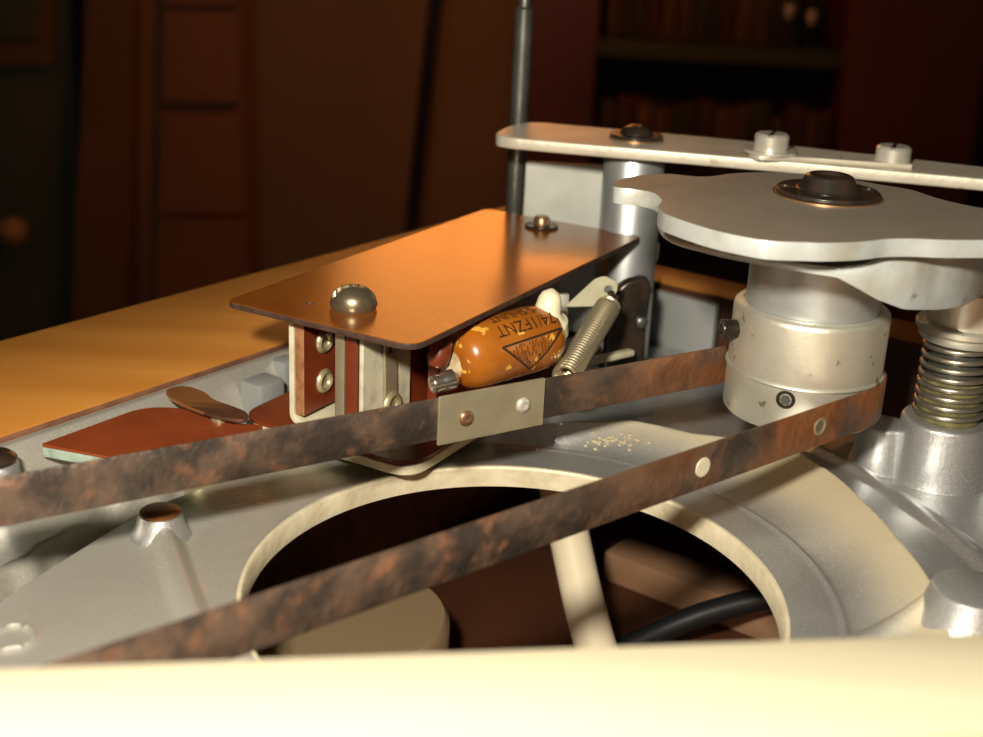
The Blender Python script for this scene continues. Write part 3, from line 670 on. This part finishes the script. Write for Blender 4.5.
# cream channel: upright leg, rounded heel, foot
def channel():
    r = .16; pts = [(.80, 2.30), (.80, .66 + r)] + [(.80 + r - r * cos(a_), .66 + r - r * sin(a_)) for a_ in np.linspace(0, pi / 2, 7)] + [(1.95, .66), (1.95, .74)] \
        + [(.88 + r * .6 - r * .6 * cos(a_), .74 + r * .6 - r * .6 * sin(a_)) for a_ in np.linspace(pi / 2, 0, 7)] + [(.88, 2.30)]
    return xf(plate(pts, 0, 1.5, bevel=.01), axes((*Uu, 0), (0, 0, 1.), (*Vv, 0)), uv(0, .30))
obj('cream_channel', channel(), M_CREAM, sw)
def upright(u0_, u1_, v0_, v1_, z0_, z1_, holes=(), bev=.01):
    return xf(plate([(v0_, z0_), (v1_, z0_), (v1_, z1_), (v0_, z1_)], u0_, u1_, holes, bev), RUP, (*FL, 0))
l1 = obj('contact_board', upright(.90, 1.06, .31, 3.2, .82, 2.30, [circ(.78, 1.83, .1, 20), circ(.78, 1.22, .1, 20)]), M_PHEN, sw)
second_material(l1, M_LAM, lambda c, n: n.x * Vv[0] + n.y * Vv[1] < -.6)
def eyelet(parent, u_, v_, z_, R=.185, r=.085, m_=M_BRASS):
    obj('eyelet', lathe([(r, -.1), (r, .0), (r + .02, .035), ((R + r) / 2, .055), (R - .02, .035), (R, .0), (R, -.01)], 32, uv(u_, v_, z_), (*Uu, 0)), m_, parent)
eyelet(l1, 1.065, .78, 1.83); eyelet(l1, 1.065, .78, 1.22)
obj('contact_leaf', upright(1.56, 1.72, .36, 2.4, .66, 2.30), M_NICKEL, sw)
obj('contact_board', upright(1.74, 1.92, .36, 3.2, .66, 2.30), M_PHEN, sw)
l2 = obj('terminal_board', upright(1.93, 2.0, .42, 1.62, .66, 2.30), M_MOTTLE, sw, label='mottled cream terminal board')
tg = obj('solder_tag', xf(plate(rounded([(.90, .9), (1.18, .9), (1.20, 1.2), (1.14, 2.0), (.86, 2.0), (.90, 1.2)], .04, 3), 2.01, 2.06, [circ(1.0, 1.86, .06, 12)], .008), RUP, (*FL, 0)), M_NICKEL, l2)
eyelet(l2, 2.065, 1.05, 1.0, .21, .1)
obj('rear_board', upright(2.25, 2.42, 1.7, 5.6, .66, 2.30), M_PHEN, sw)
obj('spacer_block', placeuv(box(1.0, 2.4, 3.3, 5.6, .66, 2.30, .03)), M_EDGE, sw)
# pigtail at the capacitor end
fx = unit(np.array([.45, .85, .25]))
fe = obj('ferrule', lathe([(.0, .02), (.06, .02), (.075, 0), (.13, -.02), (.145, .02), (.13, .1), (.145, .14), (.15, .3), (.1, .36), (0, .36)], 24, (-.80, 16.92, 1.50), (.86, .45, .12)), M_SOLDER, sw, label='bright soldered ferrule')
obj('wax_drip', lathe([(0, 0), (.1, .02), (.16, .12), (.15, .3), (.12, .42), (0, .46)], 20, (-.80, 17.08, 1.68), (.3, .3, .9)), M_PHEN, sw)

# ================================================================== CAPACITOR
ca, cb = np.array([-.44, 17.42, 1.72]), np.array([.78, 18.42, 1.80]); cd = unit(cb - ca); cl = np.linalg.norm(cb - ca)
RCAP = .49
prof_ = [(0, -.14), (.2, -.13), (.34, -.08), (.44, .03), (.48, .18), (RCAP, .34), (RCAP, cl - .3), (.48, cl - .14), (.44, cl), (.33, cl + .1), (.2, cl + .14), (0, cl + .15)]
cap = thing('capacitor', 'amber wax capacitor with dark triangle print beneath the brown cover', 'capacitor', (.2, 17.9, 1.2))
obj('body', lathe(prof_, 128, ca, cd), M_CAP, cap)
obj('end_wax', lathe([(0, -.22), (.08, -.21), (.17, -.17), (.24, -.13), (.25, -.10), (.15, -.12), (0, -.13)], 28, ca + np.array([-.06, .02, -.1]), cd), M_WAXD, cap)
# wax blob at the far end
bl = spline([cb + (.05, .05, .0), cb + np.array([.0, -.05, .27]), cb + np.array([.03, -.02, .52]), cb + np.array([.06, .02, .72])], 8)
rr_ = np.interp(np.linspace(0, 1, len(bl)), [0, .25, .5, .75, .9, 1], [.30, .32, .20, .175, .13, .02])
obj('wax_blob', tube(bl, rr_, 24), M_WAX, cap, label='cream wax blob')
# print wrapped round the body
side = unit(np.cross(cd, (0, 0, 1.)))                 # towards the camera and right
if side[1] > 0: side = -side
upc = unit(np.cross(side, cd)); upc = upc if upc[2] > 0 else -upc
def on_cap(s, a_, lift=.008):
    """s along the axis, a_ angle up from the side that faces the camera"""
    return ca + cd * s + (side * cos(a_) + upc * sin(a_)) * (RCAP + lift)
def text_geo(body, size):
    c = bpy.data.curves.new('tmp', 'FONT'); c.body = body; c.size = size; c.align_x = 'CENTER'; c.align_y = 'CENTER'
    o_ = bpy.data.objects.new('tmp', c); COL.objects.link(o_); dg = bpy.context.evaluated_depsgraph_get()
    me_ = o_.evaluated_get(dg).to_mesh(); V_ = np.array([v.co[:] for v in me_.vertices]); F_ = [tuple(p.vertices) for p in me_.polygons]
    o_.evaluated_get(dg).to_mesh_clear(); bpy.data.objects.remove(o_); bpy.data.curves.remove(c)
    return V_, F_
def wrap_text(body, size, s_mid, a_mid, stretch=1.0):
    V_, F_ = text_geo(body, size)
    bm = bmesh.new(); vs = [bm.verts.new(v) for v in V_]
    for f_ in F_: bm.faces.new([vs[i] for i in f_])
    bmesh.ops.triangulate(bm, faces=bm.faces[:]); bmesh.ops.subdivide_edges(bm, edges=bm.edges[:], cuts=3); bmesh.ops.triangulate(bm, faces=bm.faces[:]); bm.verts.index_update()
    V_ = [v.co[:] for v in bm.verts]; F_ = [tuple(v.index for v in f_.verts) for f_ in bm.faces]; bm.free()
    return [on_cap(s_mid - x_ * stretch, a_mid - y_ / RCAP) for x_, y_, _ in V_], F_      # printed upside down
MS = cl * .58
g = join(wrap_text('74/1FZNT', .275, MS + .03, radians(54), .92), wrap_text('S SHUNT', .24, MS - .05, radians(84), .85))
obj('printed_lettering', g, M_INK, cap, smooth=0)
def cap_line(p_, q_, w_=.022, n=14):
    V_, F_ = [], []; d_ = unit(np.array([q_[0] - p_[0], (q_[1] - p_[1]) * RCAP])); nn = np.array([-d_[1], d_[0]])
    for i in range(n + 1):
        t_ = i / n; s, h_ = p_[0] + (q_[0] - p_[0]) * t_, (p_[1] + (q_[1] - p_[1]) * t_)
        for e in (-1, 1): V_.append(on_cap(s + nn[0] * e * w_, h_ + nn[1] * e * w_ / RCAP, .005))
    for i in range(n): F_.append((2 * i, 2 * i + 1, 2 * i + 3, 2 * i + 2))
    return V_, F_
ta, tb_, tc_ = (MS - .52, radians(25)), (MS + .6, radians(30)), (MS + .0, radians(-30))
g = join(cap_line(ta, tb_, .016), cap_line(tb_, tc_, .016), cap_line(tc_, ta, .016))
obj('printed_triangle', g, M_INK, cap, smooth=0)
hat = []
for k in range(7):
    f = .12 + k * .115; a_ = (ta[0] + (tc_[0] - ta[0]) * f, ta[1] + (tc_[1] - ta[1]) * f); b_ = (tb_[0] + (tc_[0] - tb_[0]) * f, tb_[1] + (tc_[1] - tb_[1]) * f)
    L_ = b_[0] - a_[0]; n_ = max(2, int(L_ / .05))
    for i in range(n_):
        if random.random() < .72:
            x0 = a_[0] + L_ * (i + .15 + .3 * random.random()) / n_; al = a_[1] + (b_[1] - a_[1]) * (i + .5) / n_
            hat.append(cap_line((x0, al - .05), (x0 + random.uniform(-.03, .03), al + .06), .0075, 3))
obj('printed_hatching', join(*hat), M_INK, cap, smooth=0)['kind'] = 'stuff'

# ================================================================== EXTENSION SPRING, ITS ANCHOR, THE BLACK LEVER
sa_, sb_ = np.array([1.86, 20.0, 1.86]), np.array([1.08, 17.95, 1.30]); sd = unit(sb_ - sa_); sl = np.linalg.norm(sb_ - sa_)
fr_ = frame_to(sd); n_ = 30
path = [sa_ + sd * (.12 + (sl - .12) * i / (n_ * 14)) + .18 * (fr_[:, 0] * cos(2 * pi * i / 14) + fr_[:, 1] * sin(2 * pi * i / 14)) for i in range(n_ * 14 + 1)]
es = thing('extension_spring', 'tight-wound dull brass extension spring sloping down beside the capacitor', 'spring', (1.4, 19, 1.3))
obj('coil', tube(path, .031, 8), M_SPRING, es)
hk = spline([sa_ + sd * .14, sa_ + (0, -.02, .07), sa_ + (.02, .06, .16), sa_ + (-.03, .14, .12)], 6)
obj('hook', tube(hk, .035, 8), M_BLACK, es)
an = thing('spring_anchor', 'pale metal tab with a hole holding the hook of the brass spring', 'bracket', (1.7, 20.3, 0))
o = obj('tab', xf(plate(rounded([(-.6, -.26), (.10, -.26), (.26, -.02), (.25, .17), (.0, .30), (-.15, .25)], [.03, .1, .1, .08, .08, .06], 4), -.03, .03, [circ(.1, .05, .07, 16)], .01), axes((.97, .24, 0), (.05, -.2, .98), (-.1, -.95, .2)), (1.72, 20.12, 2.0)), M_CREAM, an)
obj('stem', xf(box(-.1, .1, -.05, .05, 0, 1.9, .02), rotz(.2), (1.1, 20.25, 0)), M_STEEL, an)
obj('lower_tab', xf(box(-.7, .5, -.08, .08, .0, .1, .02), rotz(radians(38)), (1.95, 20.4, .75)), M_CREAM, an)
o = thing('black_bracket', 'glossy black upright bracket between the brown cover and the bare chassis', 'bracket', (2.3, 21.2, 0))
obj('plate', xf(plate(smooth_closed([(-.34, .05), (.30, .05), (.33, 1.0), (.33, 1.86), (.05, 1.92), (-.22, 1.75), (-.36, 1.3), (-.36, .6)], 5), -.12, .12, bevel=.05), axes((.98, .2, 0), (0, 0, 1.), (.2, -.98, 0)), (2.28, 21.3, 0)), M_BLACK, o)
obj('pin', lathe([(.1, 0), (.1, .1), (.06, .13), (0, .13)], 20, (2.50, 21.17, 1.2), (.3, -.95, 0)), M_DARKSTEEL, o)

# ================================================================== FLAP AND TAB AT THE LEFT
fl = thing('brown_flap', 'translucent red-brown pointed flap lying left of the switch box', 'flap', (-4.8, 17.2, -.2))
FP = [(-5.88, 15.60), (-4.86, 15.30), (-3.4, 15.6), (-3.1, 16.6), (-3.48, 16.6), (-4.40, 17.09), (-4.92, 17.03)]
o = obj('sheet', plate(rounded(FP, [.05, .05, .05, .1, .3, .3, .3], 4), .86, .9, bevel=.008), M_REED, fl)
obj('glassy_edge', plate(rounded([(x + .01, y - .01) for x, y in FP], [.05, .05, .05, .1, .3, .3, .3], 4), .72, .86, bevel=.02), M_PERSPEX, fl, label='glassy pale green edge')
for x, y in ((-4.6, 16.3), (-3.9, 16.0)): obj('spacer', lathe([(.2, -.65), (.2, .73)], 20, (x, y, 0)), M_BRASS, fl)
tb2 = thing('copper_tab', 'small round-ended copper-brown tab overlapping the red-brown flap', 'tab', (-4.0, 17.0, .9))
TP = [(-4.66, 17.36), (-4.60, 17.54), (-4.38, 17.58), (-4.1, 17.38), (-3.9, 17.12), (-3.4, 16.75), (-3.35, 16.45), (-3.7, 16.5), (-4.12, 16.75), (-4.5, 17.08)]
o = obj('blade', plate(smooth_closed(TP, 5), .98, 1.03, bevel=.012), M_TAB, tb2)
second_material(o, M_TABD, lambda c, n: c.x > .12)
obj('stand', lathe([(.12, .9), (.12, .99)], 16, (-3.75, 16.7, 0)), M_BRASS, tb2)
